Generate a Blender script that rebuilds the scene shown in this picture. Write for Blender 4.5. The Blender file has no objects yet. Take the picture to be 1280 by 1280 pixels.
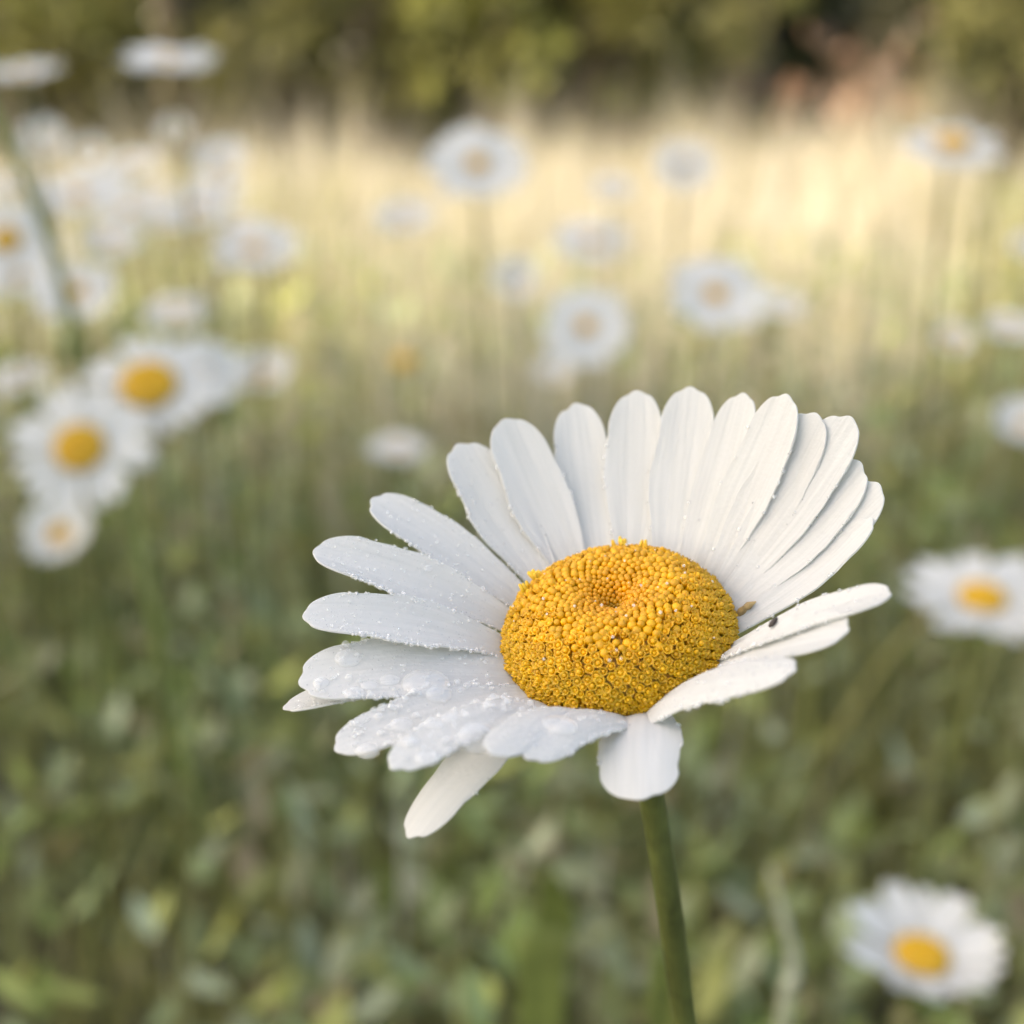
import bpy, math, random
import numpy as np
from mathutils import Vector, Matrix

random.seed(7)
RNG = np.random.default_rng(7)
R = math.radians
scn = bpy.context.scene
col = scn.collection

# ------------------------------------------------------------------ camera
PITCH = R(16.8)
CAMZ = 0.45
F = 1758.0                       # focal length in pixels of the 1280 px photograph
camd = bpy.data.cameras.new('camera')
cam = bpy.data.objects.new('camera', camd)
col.objects.link(cam)
cam.location = (0, 0, CAMZ)
cam.rotation_euler = (math.pi / 2 - PITCH, 0, 0)
camd.sensor_width = 36
camd.lens = 36 * F / 1280
camd.clip_start = 0.005
camd.clip_end = 400
camd.dof.use_dof = True
camd.dof.focus_distance = 0.1215
camd.dof.aperture_fstop = camd.lens / 3.05     # a 3 mm wide pupil
scn.camera = cam

# ------------------------------------------------------------------ light
SUN_EL, SUN_AZ = R(47), R(-98)                 # azimuth from +y (forward), negative = left
sdir = Vector((math.cos(SUN_EL) * math.sin(SUN_AZ), math.cos(SUN_EL) * math.cos(SUN_AZ), math.sin(SUN_EL)))
world = bpy.data.worlds.new('World')
scn.world = world
world.use_nodes = True
wn = world.node_tree.nodes
wl = world.node_tree.links
sky = wn.new('ShaderNodeTexSky')
sky.sky_type = 'NISHITA'
sky.sun_disc = False
sky.sun_elevation = SUN_EL
sky.sun_rotation = SUN_AZ
sky.air_density = 1.0
sky.dust_density = 2.6
sky.ozone_density = 0.6
wl.new(sky.outputs[0], wn['Background'].inputs[0])
wn['Background'].inputs[1].default_value = 0.13
sl = bpy.data.lights.new('sun', 'SUN')
sl.energy = 3.0
sl.angle = R(0.5)
sl.color = (1.0, 0.95, 0.88)
so = bpy.data.objects.new('sun', sl)
col.objects.link(so)
so.rotation_euler = sdir.to_track_quat('Z', 'Y').to_euler()

scn.view_settings.view_transform = 'Standard'
scn.view_settings.look = 'None'
scn.view_settings.gamma = 1
scn.view_settings.exposure = 1.95
scn.view_settings.use_white_balance = True
scn.view_settings.white_balance_temperature = 8100
scn.render.engine = 'CYCLES'
scn.cycles.use_denoising = True
scn.cycles.max_bounces = 10
scn.cycles.transparent_max_bounces = 8

# ------------------------------------------------------------------ helpers
CAMP = Vector((0, 0, CAMZ))
RIGHT = Vector((1, 0, 0))
FWD = Vector((0, math.cos(PITCH), -math.sin(PITCH)))
UP = Vector((0, math.sin(PITCH), math.cos(PITCH)))


def ray(px, py):
    return FWD + RIGHT * ((px - 640) / F) + UP * ((640 - py) / F)


def at(px, py, depth):
    return CAMP + ray(px, py) * depth


def proj(P):
    P = np.asarray(P, float) - np.array(CAMP)
    z = P @ np.array(FWD)
    return np.stack([640 + F * (P @ np.array(RIGHT)) / z, 640 - F * (P @ np.array(UP)) / z, z], -1)


def tag(o, label=None, cat=None, group=None, kind=None):
    if label: o['label'] = label
    if cat: o['category'] = cat
    if group: o['group'] = group
    if kind: o['kind'] = kind
    return o


def empty(name, loc, label=None, cat=None, group=None):
    o = bpy.data.objects.new(name, None)
    o.empty_display_size = 0.01
    col.objects.link(o)
    o.location = loc
    return tag(o, label, cat, group)


def mesh(name, v, f, smooth=True):
    m = bpy.data.meshes.new(name)
    v = np.asarray(v, np.float32).reshape(-1, 3)
    m.from_pydata(v.tolist(), [], f if isinstance(f, list) else np.asarray(f).tolist())
    if smooth:
        m.polygons.foreach_set('use_smooth', np.ones(len(m.polygons), bool))
    m.update()
    return m


def quadmesh(name, v, f, tint=None, mat=None):
    """many small faces at once (numpy, all faces the same size)"""
    m = bpy.data.meshes.new(name)
    v = np.ascontiguousarray(v, np.float32).reshape(-1, 3)
    f = np.ascontiguousarray(f, np.int32)
    n, k = f.shape
    m.vertices.add(len(v)); m.vertices.foreach_set('co', v.ravel())
    m.loops.add(n * k); m.loops.foreach_set('vertex_index', f.ravel())
    m.polygons.add(n)
    m.polygons.foreach_set('loop_start', np.arange(0, n * k, k, dtype=np.int32))
    m.polygons.foreach_set('loop_total', np.full(n, k, np.int32))
    m.polygons.foreach_set('use_smooth', np.ones(n, bool))
    m.update(calc_edges=True)
    if tint is not None:
        a = m.attributes.new('tint', 'FLOAT_COLOR', 'POINT')
        c = np.ones((len(v), 4), np.float32); c[:, :3] = tint
        a.data.foreach_set('color', c.ravel())
    if mat: m.materials.append(mat)
    return m


def link(name, m, mat=None, parent=None):
    o = bpy.data.objects.new(name, m)
    col.objects.link(o)
    if mat and not m.materials: m.materials.append(mat)
    if parent: o.parent = parent
    return o


def grid_faces(rows, cols, closed=False):
    f = []
    for i in range(rows - 1):
        for j in range(cols if closed else cols - 1):
            a = i * cols + j; b = i * cols + (j + 1) % cols
            f.append((a, b, b + cols, a + cols))
    return f


def tube(pts, radii, n=10):
    """tapered tube along points -> verts, faces"""
    pts = [Vector(p) for p in pts]
    v = []
    prev = None
    for i, p in enumerate(pts):
        t = (pts[min(i + 1, len(pts) - 1)] - pts[max(i - 1, 0)]).normalized()
        s = prev if prev else (Vector((1, 0, 0)) if abs(t.x) < .8 else Vector((0, 1, 0)))
        s = (s - t * s.dot(t)).normalized(); prev = s
        b = t.cross(s)
        for k in range(n):
            a = 2 * math.pi * k / n
            v.append(p + (s * math.cos(a) + b * math.sin(a)) * radii[i])
    f = grid_faces(len(pts), n, True)
    f.append(tuple(range(n))[::-1]); f.append(tuple(range((len(pts) - 1) * n, len(pts) * n)))
    return v, f


def curve_pts(ctrl, n=24):
    """Catmull-Rom through control points"""
    c = [Vector(p) for p in ctrl]
    c = [c[0] * 2 - c[1]] + c + [c[-1] * 2 - c[-2]]
    out = []
    seg = len(c) - 3
    for i in range(n + 1):
        u = i / n * seg; k = min(int(u), seg - 1); t = u - k
        p0, p1, p2, p3 = c[k:k + 4]
        out.append(.5 * ((2 * p1) + (p2 - p0) * t + (2 * p0 - 5 * p1 + 4 * p2 - p3) * t * t + (3 * p1 - p0 - 3 * p2 + p3) * t ** 3))
    return out


def smooth(a, b, x):
    t = np.clip((x - a) / (b - a), 0, 1)
    return t * t * (3 - 2 * t)


# ------------------------------------------------------------------ materials
class NT:
    def __init__(self, name):
        self.m = bpy.data.materials.new(name)
        self.m.use_nodes = True
        self.t = self.m.node_tree
        self.p = self.t.nodes['Principled BSDF']
        self.out = self.t.nodes['Material Output']

    def n(self, kind, **kw):
        x = self.t.nodes.new(kind)
        for k, v in kw.items():
            if k in x.inputs.keys(): x.inputs[k].default_value = v
            else: setattr(x, k, v)
        return x

    def l(self, a, b): self.t.links.new(a, b)

    def translucent(self, colour, fac):
        tr = self.n('ShaderNodeBsdfTranslucent')
        if isinstance(colour, tuple): tr.inputs[0].default_value = (*colour, 1)
        else: self.l(colour, tr.inputs[0])
        mx = self.n('ShaderNodeMixShader'); mx.inputs[0].default_value = fac
        self.l(self.p.outputs[0], mx.inputs[1]); self.l(tr.outputs[0], mx.inputs[2])
        self.l(mx.outputs[0], self.out.inputs[0])


def mat_petal():
    t = NT('petal_white')
    uv = t.n('ShaderNodeUVMap')
    mp = t.n('ShaderNodeMapping'); mp.inputs['Scale'].default_value = (1.6, 22, 1)
    t.l(uv.outputs[0], mp.inputs[0])
    st = t.n('ShaderNodeTexNoise', Scale=1.0, Detail=3.0)
    t.l(mp.outputs[0], st.inputs['Vector'])
    r = t.n('ShaderNodeValToRGB')
    r.color_ramp.elements[0].position = .3; r.color_ramp.elements[0].color = (.70, .71, .705, 1)
    r.color_ramp.elements[1].position = .62; r.color_ramp.elements[1].color = (.80, .80, .79, 1)
    t.l(st.outputs[0], r.inputs[0])
    t.l(r.outputs[0], t.p.inputs['Base Color'])
    t.p.inputs['Roughness'].default_value = .5
    t.p.inputs['Specular IOR Level'].default_value = .35
    tc = t.n('ShaderNodeTexCoord')
    fine = t.n('ShaderNodeTexNoise', Scale=2600.0, Detail=2.0)
    t.l(tc.outputs['Object'], fine.inputs['Vector'])
    b1 = t.n('ShaderNodeBump', Strength=.5, Distance=.00014); t.l(st.outputs[0], b1.inputs['Height'])
    b2 = t.n('ShaderNodeBump', Strength=.5, Distance=.0001); t.l(fine.outputs[0], b2.inputs['Height'])
    t.l(b1.outputs[0], b2.inputs['Normal'])
    t.l(b2.outputs[0], t.p.inputs['Normal'])
    t.translucent((.74, .75, .71), .42)
    return t.m


def mat_floret():
    t = NT('floret_yellow')
    at_ = t.n('ShaderNodeAttribute', attribute_name='tint')
    tc = t.n('ShaderNodeTexCoord')
    no = t.n('ShaderNodeTexNoise', Scale=900.0, Detail=3.0); t.l(tc.outputs['Object'], no.inputs['Vector'])
    hs = t.n('ShaderNodeHueSaturation')
    mr = t.n('ShaderNodeMapRange'); mr.inputs['To Min'].default_value = .8; mr.inputs['To Max'].default_value = 1.2
    t.l(no.outputs[0], mr.inputs[0]); t.l(mr.outputs[0], hs.inputs['Value'])
    t.l(at_.outputs['Color'], hs.inputs['Color'])
    t.l(hs.outputs[0], t.p.inputs['Base Color'])
    t.p.inputs['Roughness'].default_value = .5
    t.p.inputs['Subsurface Weight'].default_value = .25
    t.p.inputs['Subsurface Radius'].default_value = (1, .5, .1)
    t.p.inputs['Subsurface Scale'].default_value = .0004
    return t.m


def mat_plain(name, c, rough=.55, var=.25, scale=200., trans=0., bump=0., ridge=False):
    t = NT(name)
    tc = t.n('ShaderNodeTexCoord')
    no = t.n('ShaderNodeTexNoise', Scale=scale, Detail=4.0); t.l(tc.outputs['Object'], no.inputs['Vector'])
    r = t.n('ShaderNodeValToRGB')
    r.color_ramp.elements[0].position = .3; r.color_ramp.elements[0].color = (*[x * (1 - var) for x in c], 1)
    r.color_ramp.elements[1].position = .7; r.color_ramp.elements[1].color = (*[min(1, x * (1 + var)) for x in c], 1)
    t.l(no.outputs[0], r.inputs[0]); t.l(r.outputs[0], t.p.inputs['Base Color'])
    t.p.inputs['Roughness'].default_value = rough
    if ridge:
        mp = t.n('ShaderNodeMapping'); mp.inputs['Scale'].default_value = (1, 1, .03); t.l(tc.outputs['Object'], mp.inputs[0])
        rn_ = t.n('ShaderNodeTexNoise', Scale=2500.0, Detail=2.0); t.l(mp.outputs[0], rn_.inputs['Vector'])
        b = t.n('ShaderNodeBump', Strength=.6, Distance=.0003); t.l(rn_.outputs[0], b.inputs['Height']); t.l(b.outputs[0], t.p.inputs['Normal'])
    if bump:
        b = t.n('ShaderNodeBump', Strength=.5, Distance=bump); t.l(no.outputs[0], b.inputs['Height']); t.l(b.outputs[0], t.p.inputs['Normal'])
    if trans: t.translucent(r.outputs[0], trans)
    return t.m


def mat_tint(name, rough=.5, trans=.35, spec=.4):
    t = NT(name)
    a = t.n('ShaderNodeAttribute', attribute_name='tint')
    t.l(a.outputs['Color'], t.p.inputs['Base Color'])
    t.p.inputs['Roughness'].default_value = rough
    t.p.inputs['Specular IOR Level'].default_value = spec
    t.translucent(a.outputs['Color'], trans)
    return t.m


def mat_water(bend, caustic_white):
    """bend: share of true refraction (rim beads); the rest lets the white petal show straight through"""
    t = NT('dew_water')
    tp = t.n('ShaderNodeBsdfTransparent'); tp.inputs[0].default_value = (1, 1, 1, 1)
    gl = t.n('ShaderNodeBsdfGlossy'); gl.inputs['Roughness'].default_value = .03
    rf = t.n('ShaderNodeBsdfGlass'); rf.inputs['IOR'].default_value = 1.33; rf.inputs['Roughness'].default_value = 0
    fr = t.n('ShaderNodeFresnel'); fr.inputs['IOR'].default_value = 1.5
    ge = t.n('ShaderNodeNewGeometry')
    iv = t.n('ShaderNodeMath', operation='SUBTRACT'); iv.inputs[0].default_value = 1; t.l(ge.outputs['Backfacing'], iv.inputs[1])
    ml = t.n('ShaderNodeMath', operation='MULTIPLY'); t.l(fr.outputs[0], ml.inputs[0]); t.l(iv.outputs[0], ml.inputs[1])
    m1 = t.n('ShaderNodeMixShader')
    t.l(ml.outputs[0], m1.inputs[0]); t.l(tp.outputs[0], m1.inputs[1]); t.l(gl.outputs[0], m1.inputs[2])
    m2 = t.n('ShaderNodeMixShader'); m2.inputs[0].default_value = bend
    t.l(m1.outputs[0], m2.inputs[1]); t.l(rf.outputs[0], m2.inputs[2])
    df = t.n('ShaderNodeBsdfDiffuse'); df.inputs[0].default_value = (.96, .97, .97, 1)
    m3 = t.n('ShaderNodeMixShader'); m3.inputs[0].default_value = caustic_white  # white share painted in for the light that clear drops would focus
    t.l(m2.outputs[0], m3.inputs[1]); t.l(df.outputs[0], m3.inputs[2])
    t.l(m3.outputs[0], t.out.inputs[0])
    return t.m


def mat_ground():
    t = NT('soil')
    tc = t.n('ShaderNodeTexCoord')
    n1 = t.n('ShaderNodeTexNoise', Scale=6.0, Detail=6.0); t.l(tc.outputs['Object'], n1.inputs['Vector'])
    r = t.n('ShaderNodeValToRGB')
    r.color_ramp.elements[0].position = .35; r.color_ramp.elements[0].color = (.05, .04, .025, 1)
    r.color_ramp.elements[1].position = .65; r.color_ramp.elements[1].color = (.10, .10, .045, 1)
    t.l(n1.outputs[0], r.inputs[0]); t.l(r.outputs[0], t.p.inputs['Base Color'])
    t.p.inputs['Roughness'].default_value = .9
    n2 = t.n('ShaderNodeTexNoise', Scale=60.0, Detail=5.0); t.l(tc.outputs['Object'], n2.inputs['Vector'])
    b = t.n('ShaderNodeBump', Strength=.8, Distance=.02); t.l(n2.outputs[0], b.inputs['Height']); t.l(b.outputs[0], t.p.inputs['Normal'])
    return t.m


M_PETAL = mat_petal()
M_FLORET = mat_floret()
M_STEM = mat_plain('stem_green', (.085, .10, .026), .45, .35, 300., .1, 0, True)
M_STALK = mat_plain('stalk_green', (.20, .25, .08), .5, .2, 300., .1)
M_BRACT = mat_plain('bract_green', (.12, .14, .05), .5, .3, 900.)
M_WATER = mat_water(.10, .16)
M_BEAD = mat_water(.35, .25)
M_BARK = mat_plain('bark', (.10, .075, .05), .9, .4, 12., 0, .02)
M_GRASS = mat_tint('grass_blade')
M_LEAF = mat_tint('tree_leaf', .45, .4, .5)
M_DARK = mat_plain('seed_brown', (.03, .02, .015), .5)
M_HUSK = mat_plain('husk_brown', (.35, .24, .10), .6, .4, 2000.)
M_SILK = mat_plain('silk', (.7, .68, .55), .3)

# ------------------------------------------------------------------ ground
N = 60
gx = np.linspace(-1, 1, N); gx = np.sign(gx) * np.abs(gx) ** 3 * 180
V = np.array([(x, y, 0) for y in gx for x in gx], float)
V[:, 2] = -0.012 + .012 * np.sin(V[:, 0] * 1.3) * np.cos(V[:, 1] * 1.1)
g = link('ground', mesh('ground', V, grid_faces(N, N)), mat_ground())
tag(g, 'dark soil under the meadow grass', 'ground', kind='structure')


# ------------------------------------------------------------------ grass
def patch_noise(x, y, seed, sc):
    s = np.random.default_rng(seed)
    out = 0
    for k in range(6):
        a = s.uniform(0, 6.28); fq = sc * s.uniform(.6, 1.8); ph = s.uniform(0, 6.28)
        out = out + np.sin((x * math.cos(a) + y * math.sin(a)) * fq + ph)
    return out / 3.0


def scatter(n, r0, r1, half, power=1.0):
    """points in a wedge in front of the camera (and beside it)"""
    u = RNG.random(n)
    r = r0 * (r1 / r0) ** u if power == 0 else (r0 ** power + u * (r1 ** power - r0 ** power)) ** (1 / power)
    a = RNG.uniform(-half, half, n)
    return r * np.sin(a), r * np.cos(a)


def blades(x, y, h, w, colr, lean=.35, segs=3):
    """curved tapering blades -> verts, quads, tint"""
    n = len(x)
    az = RNG.uniform(0, 2 * np.pi, n)
    ln = np.abs(RNG.normal(0, lean, n)) * h
    wd = az + np.pi / 2 + RNG.normal(0, .5, n)
    vs = []
    for k in range(segs + 1):
        t = k / segs
        cx = x + np.cos(az) * ln * t ** 2
        cy = y + np.sin(az) * ln * t ** 2
        cz = h * (t - .12 * (ln / h) * t * t)
        hw = w * .5 * (1 - t ** 1.6) + w * .04
        for s in (-1, 1):
            vs.append(np.stack([cx + s * np.cos(wd) * hw, cy + s * np.sin(wd) * hw, cz], -1))
    v = np.stack(vs, 1)
    base = np.arange(n)[:, None] * (2 * (segs + 1))
    f = np.concatenate([base + np.array([2 * k, 2 * k + 1, 2 * k + 3, 2 * k + 2]) for k in range(segs)], 0)
    t = np.repeat(colr[:, None, :], 2 * (segs + 1), 1)
    return v.reshape(-1, 3), f, t.reshape(-1, 3)


def merge(parts):
    V, Fc, T, o = [], [], [], 0
    for v, f, t in parts:
        V.append(v); Fc.append(f + o); T.append(t); o += len(v)
    return np.concatenate(V), np.concatenate(Fc), np.concatenate(T)


def pick(n, cols, jit=.2):
    c = np.array(cols)[RNG.integers(0, len(cols), n)]
    return np.clip(c * RNG.uniform(1 - jit, 1 + jit, (n, 1)), 0, 1)


GREENS = [(.20, .24, .07), (.23, .26, .08), (.18, .23, .09), (.28, .28, .11), (.24, .28, .15)]
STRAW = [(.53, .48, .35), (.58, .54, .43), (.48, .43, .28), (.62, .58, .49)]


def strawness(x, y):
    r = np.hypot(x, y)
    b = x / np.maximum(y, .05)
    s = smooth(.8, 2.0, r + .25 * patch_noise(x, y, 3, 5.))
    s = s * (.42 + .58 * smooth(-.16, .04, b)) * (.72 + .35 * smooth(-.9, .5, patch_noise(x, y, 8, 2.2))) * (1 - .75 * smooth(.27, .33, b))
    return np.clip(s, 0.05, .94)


def grow(n, r0, r1, half, hmin, hmax, wmin, wmax, which, power, lean=None):
    x, y = scatter(n, r0, r1, half, power)
    s = strawness(x, y)
    u = RNG.random(n)
    keep = (u < s) if which == 'straw' else (u >= s)
    x, y = x[keep], y[keep]
    dens = patch_noise(x, y, 11, 9.)
    k2 = RNG.random(len(x)) < (.75 + .3 * dens)
    x, y = x[k2], y[k2]
    n = len(x)
    h = RNG.uniform(hmin, hmax, n) * (1 + .3 * patch_noise(x, y, 5, 7.) + .22 * patch_noise(x, y, 6, 2.6))
    r = np.hypot(x, y)
    h = np.minimum(h, .12 + .16 * r)            # the sward is short round the big daisy
    w = RNG.uniform(wmin, wmax, n)
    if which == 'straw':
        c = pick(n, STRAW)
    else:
        c = pick(n, GREENS, .25)
        yel = (.5 + .5 * patch_noise(x, y, 21, 11.))[:, None] * .6
        c = c * (1 - yel) + np.array((.29, .26, .08)) * yel
    return blades(x, y, h, w, c, lean or .4 if which != 'straw' else .22)


gp = [grow(7000, .16, 1.3, R(75), .04, .13, .002, .005, 'green', 2),
      grow(1100, .30, 1.3, R(70), .08, .20, .004, .009, 'green', 2),
      grow(6500, .22, 1.4, R(70), .05, .15, .001, .0024, 'green', 2, 1.0),
      grow(13000, 1.2, 3.0, R(60), .08, .22, .003, .006, 'green', 2),
      grow(16000, 2.8, 6.6, R(55), .08, .22, .005, .011, 'green', 2)]
v, f, t = merge(gp)
tag(link('meadow_grass', quadmesh('meadow_grass', v, f, t, M_GRASS)), 'olive green meadow grass growing all round the daisies', 'grass', kind='stuff')
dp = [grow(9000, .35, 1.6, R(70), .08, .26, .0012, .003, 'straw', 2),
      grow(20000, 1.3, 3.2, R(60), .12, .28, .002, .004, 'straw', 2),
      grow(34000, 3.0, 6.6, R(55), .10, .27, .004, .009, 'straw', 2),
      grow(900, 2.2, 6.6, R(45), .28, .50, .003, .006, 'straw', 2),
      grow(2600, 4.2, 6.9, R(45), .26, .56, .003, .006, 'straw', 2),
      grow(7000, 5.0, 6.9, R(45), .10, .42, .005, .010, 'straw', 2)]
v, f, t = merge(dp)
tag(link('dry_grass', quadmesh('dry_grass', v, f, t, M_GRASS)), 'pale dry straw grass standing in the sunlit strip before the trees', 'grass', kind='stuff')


def broad_leaves(n, r0, r1, half, hmax, size, cols):
    x, y = scatter(n, r0, r1, half, 2)
    d = patch_noise(x, y, 31, 14.)
    k = RNG.random(n) < .55 + .5 * d
    x, y = x[k], y[k]; n = len(x)
    z = RNG.uniform(.01, hmax, n)
    L = RNG.uniform(.6, 1.4, n) * size
    az = RNG.uniform(0, 6.28, n); el = RNG.uniform(-.3, 1.0, n)
    d = np.stack([np.cos(az) * np.cos(el), np.sin(az) * np.cos(el), np.sin(el)], -1)
    s = np.stack([-np.sin(az), np.cos(az), np.zeros(n)], -1)
    nn = np.cross(d, s)
    P = np.stack([x, y, z], -1)
    prof = [(0, .06), (.3, .2), (.65, .22), (1, .03)]
    vs = []
    for (tt, ww) in prof:
        c = P + d * (L * tt)[:, None] - nn * (L * .25 * tt * tt)[:, None] * -1
        for sg in (-1, 1):
            vs.append(c + s * (sg * ww * L)[:, None])
    v = np.stack(vs, 1)
    base = np.arange(n)[:, None] * 8
    f = np.concatenate([base + np.array([2 * k, 2 * k + 1, 2 * k + 3, 2 * k + 2]) for k in range(3)], 0)
    c = pick(n, cols, .3)
    pt = smooth(-.5, .8, patch_noise(x, y, 41, 26.))[:, None]; p2 = smooth(.1, .9, patch_noise(x, y, 43, 38.))[:, None]
    c = c * (1.08 + .62 * pt)                                   # patches of darker and paler herbs
    c = c * (1 - .4 * p2) + np.array((.26, .23, .16)) * (.4 * p2)
    c = np.repeat(c[:, None, :], 8, 1)
    return v.reshape(-1, 3), f, c.reshape(-1, 3)


LCOLS = [(.20, .25, .12), (.26, .30, .19), (.16, .21, .05), (.27, .29, .08), (.28, .31, .19), (.20, .24, .12), (.14, .19, .05), (.23, .25, .08), (.18, .23, .10), (.22, .18, .10)]
v, f, t = merge([broad_leaves(20000, .2, 1.3, R(75), .12, .021, LCOLS), broad_leaves(11000, 1.1, 2.6, R(60), .18, .032, LCOLS)])
tag(link('ground_cover', quadmesh('ground_cover', v, f, t, M_GRASS)), 'grey green herb leaves covering the ground among the grass', 'ground cover', kind='stuff')


# ------------------------------------------------------------------ trees and shrubs
def leaf_cloud(centres, radii, n, size, cols, squash=.8, soft=.45):
    k = RNG.integers(0, len(centres), n)
    d = RNG.normal(0, 1, (n, 3)); d /= np.linalg.norm(d, axis=1)[:, None]
    rr = RNG.random(n) ** soft
    P = np.asarray(centres)[k] + d * (rr * np.asarray(radii)[k])[:, None] * np.array([1, 1, squash])
    a = RNG.normal(0, 1, (n, 3)); a /= np.linalg.norm(a, axis=1)[:, None]
    b = np.cross(a, RNG.normal(0, 1, (n, 3))); b /= np.linalg.norm(b, axis=1)[:, None]
    c = np.cross(a, b)
    L = (RNG.uniform(.6, 1.4, n) * size)[:, None]
    v = np.stack([P - a * L * .5, P + b * L * .28 + c * L * .08, P + a * L * .5, P - b * L * .28 + c * L * .08], 1)
    v[:, :, 2] = np.maximum(v[:, :, 2], .01)
    f = np.arange(n)[:, None] * 4 + np.arange(4)
    cc = np.array(cols)
    base = cc[RNG.integers(0, len(cc), len(centres))][k]
    t = np.repeat((base * RNG.uniform(.75, 1.3, (n, 1)))[:, None, :], 4, 1)
    return v.reshape(-1, 3), f, t.reshape(-1, 3)


def tree(name, x, y, h, cr, low, n, leaf, cols, label, cat, group, tr=.12, limbs=7, clumps=26, soft=.45):
    root = empty(name, (x, y, 0), label, cat, group)
    V, Fc = [], []

    def add(v, f):
        o = len(V); V.extend(v); Fc.extend([tuple(i + o for i in q) for q in f])
    bend = Vector((random.uniform(-.1, .1), random.uniform(-.1, .1), 0)) * h * .5
    pts = [Vector((0, 0, -.03)), Vector((0, 0, h * .3)) + bend * .4, Vector((0, 0, h * .6)) + bend, Vector((0, 0, h * .92)) + bend]
    tp = curve_pts(pts, 14)
    add(*tube(tp, [tr * (1 - .8 * i / 14) + (tr * .5 if i == 0 else 0) for i in range(15)], 10))
    cen, rad = [], []
    for k in range(limbs):
        z = low + (h * .85 - low) * (k + .5) / limbs
        a = k * 2.4 + random.random()
        i = min(13, max(1, int(z / (h * .92) * 14)))
        p0 = tp[i]
        ln = cr * random.uniform(.6, .95)
        p2 = p0 + Vector((math.cos(a) * ln, math.sin(a) * ln, ln * random.uniform(.1, .5)))
        pm = (p0 + p2) / 2 + Vector((0, 0, ln * .12))
        r0 = tr * .4 * (1 - .5 * z / h)
        lp = curve_pts([p0, pm, p2], 6)
        add(*tube(lp, [r0 * (1 - .8 * j / 6) for j in range(7)], 6))
        cen.append(p2); rad.append(cr * random.uniform(.3, .5))
    tm = link('trunk', mesh('trunk', V, Fc), M_BARK, root)
    while len(cen) < clumps:
        d = Vector((random.gauss(0, 1), random.gauss(0, 1), random.gauss(0, 1))).normalized() * random.random() ** .5
        cz = (h + low) / 2
        cen.append(Vector((d.x * cr * .8, d.y * cr * .8, cz + d.z * (h - low) * .45)) + bend * .6)
        rad.append(cr * random.uniform(.2, .42))
    v, f, t = leaf_cloud([tuple(c) for c in cen], rad, n, leaf, cols, soft=soft)
    link('crown', quadmesh('crown', v, f, t, M_LEAF), None, root)
    return root


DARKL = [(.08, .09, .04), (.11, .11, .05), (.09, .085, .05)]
OLIVE = [(.17, .18, .055), (.21, .20, .06), (.14, .14, .05)]
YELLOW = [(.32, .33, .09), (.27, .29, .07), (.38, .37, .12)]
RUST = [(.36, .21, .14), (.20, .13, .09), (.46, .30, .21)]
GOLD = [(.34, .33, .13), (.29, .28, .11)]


def wx(px, y): return (px - 640) / F * y


# the tree beside the camera whose crown shades the foreground daisies
sc_ = Vector((0.2, 0.25, .3)) + sdir * 6.2
tree('broadleaf_tree', sc_.x, sc_.y, sc_.z + 1.5, 1.5, sc_.z - 1.2, 26000, .12, OLIVE,
     'spreading broadleaf tree left of the camera shading the near daisies', 'tree', None, .16, 9, 60)

TREES = [(-250, 8.4, 5.5, 'grey trunked tree at the far left of the wood edge'),
         (255, 7.9, 6.0, 'dark trunked tree behind the pair of side-on daisies'),
         (480, 8.8, 5.2, 'slim tree behind the left half of the sunlit strip'),
         (765, 7.7, 6.2, 'dark trunked tree behind the middle of the sunlit strip'),
         (925, 8.5, 5.6, 'tree rising just left of the rusty leaved shrub'),
         (1290, 8.0, 6.0, 'dark tree at the right end of the wood edge')]
for px, y, h, lab in TREES:
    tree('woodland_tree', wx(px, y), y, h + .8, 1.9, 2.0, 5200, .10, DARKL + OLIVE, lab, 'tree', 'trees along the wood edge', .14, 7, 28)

SHRUBS = [(-120, 7.0, 1.7, .8, OLIVE, 'olive shrub beyond the left edge of the meadow'),
          (110, 7.0, 1.4, .45, OLIVE, 'loose olive green shrub behind the tilted side-on daisy'),
          (370, 7.3, 1.3, .5, DARKL + OLIVE, 'dark low shrub right of the leftmost trunk'),
          (500, 7.2, 1.3, .38, OLIVE, 'olive shrub left of the yellow green one'),
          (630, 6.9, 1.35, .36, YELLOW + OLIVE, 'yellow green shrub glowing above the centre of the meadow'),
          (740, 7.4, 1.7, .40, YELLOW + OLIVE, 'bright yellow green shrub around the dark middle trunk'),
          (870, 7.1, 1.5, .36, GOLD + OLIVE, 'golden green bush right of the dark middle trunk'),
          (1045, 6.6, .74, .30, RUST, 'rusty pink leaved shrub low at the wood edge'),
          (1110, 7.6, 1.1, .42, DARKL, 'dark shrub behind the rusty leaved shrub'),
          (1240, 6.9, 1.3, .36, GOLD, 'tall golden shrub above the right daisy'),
          (1400, 7.0, 1.8, .8, OLIVE, 'olive shrub beyond the right edge of the meadow')]
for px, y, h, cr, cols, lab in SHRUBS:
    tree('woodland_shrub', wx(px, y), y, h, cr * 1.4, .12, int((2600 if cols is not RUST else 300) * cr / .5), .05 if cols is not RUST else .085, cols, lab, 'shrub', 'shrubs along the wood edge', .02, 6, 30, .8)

n = 800
cen = np.stack([RNG.uniform(-12, 12, n), RNG.uniform(9.8, 12.5, n), RNG.uniform(.1, 1, n) ** 1.6 * 5.5], -1)
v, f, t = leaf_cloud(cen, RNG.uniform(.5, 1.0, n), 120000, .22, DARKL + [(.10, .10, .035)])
tag(link('far_foliage', quadmesh('far_foliage', v, f, t, M_LEAF)), 'dark shaded foliage of the wood behind the edge trees', 'foliage', kind='stuff')

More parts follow.
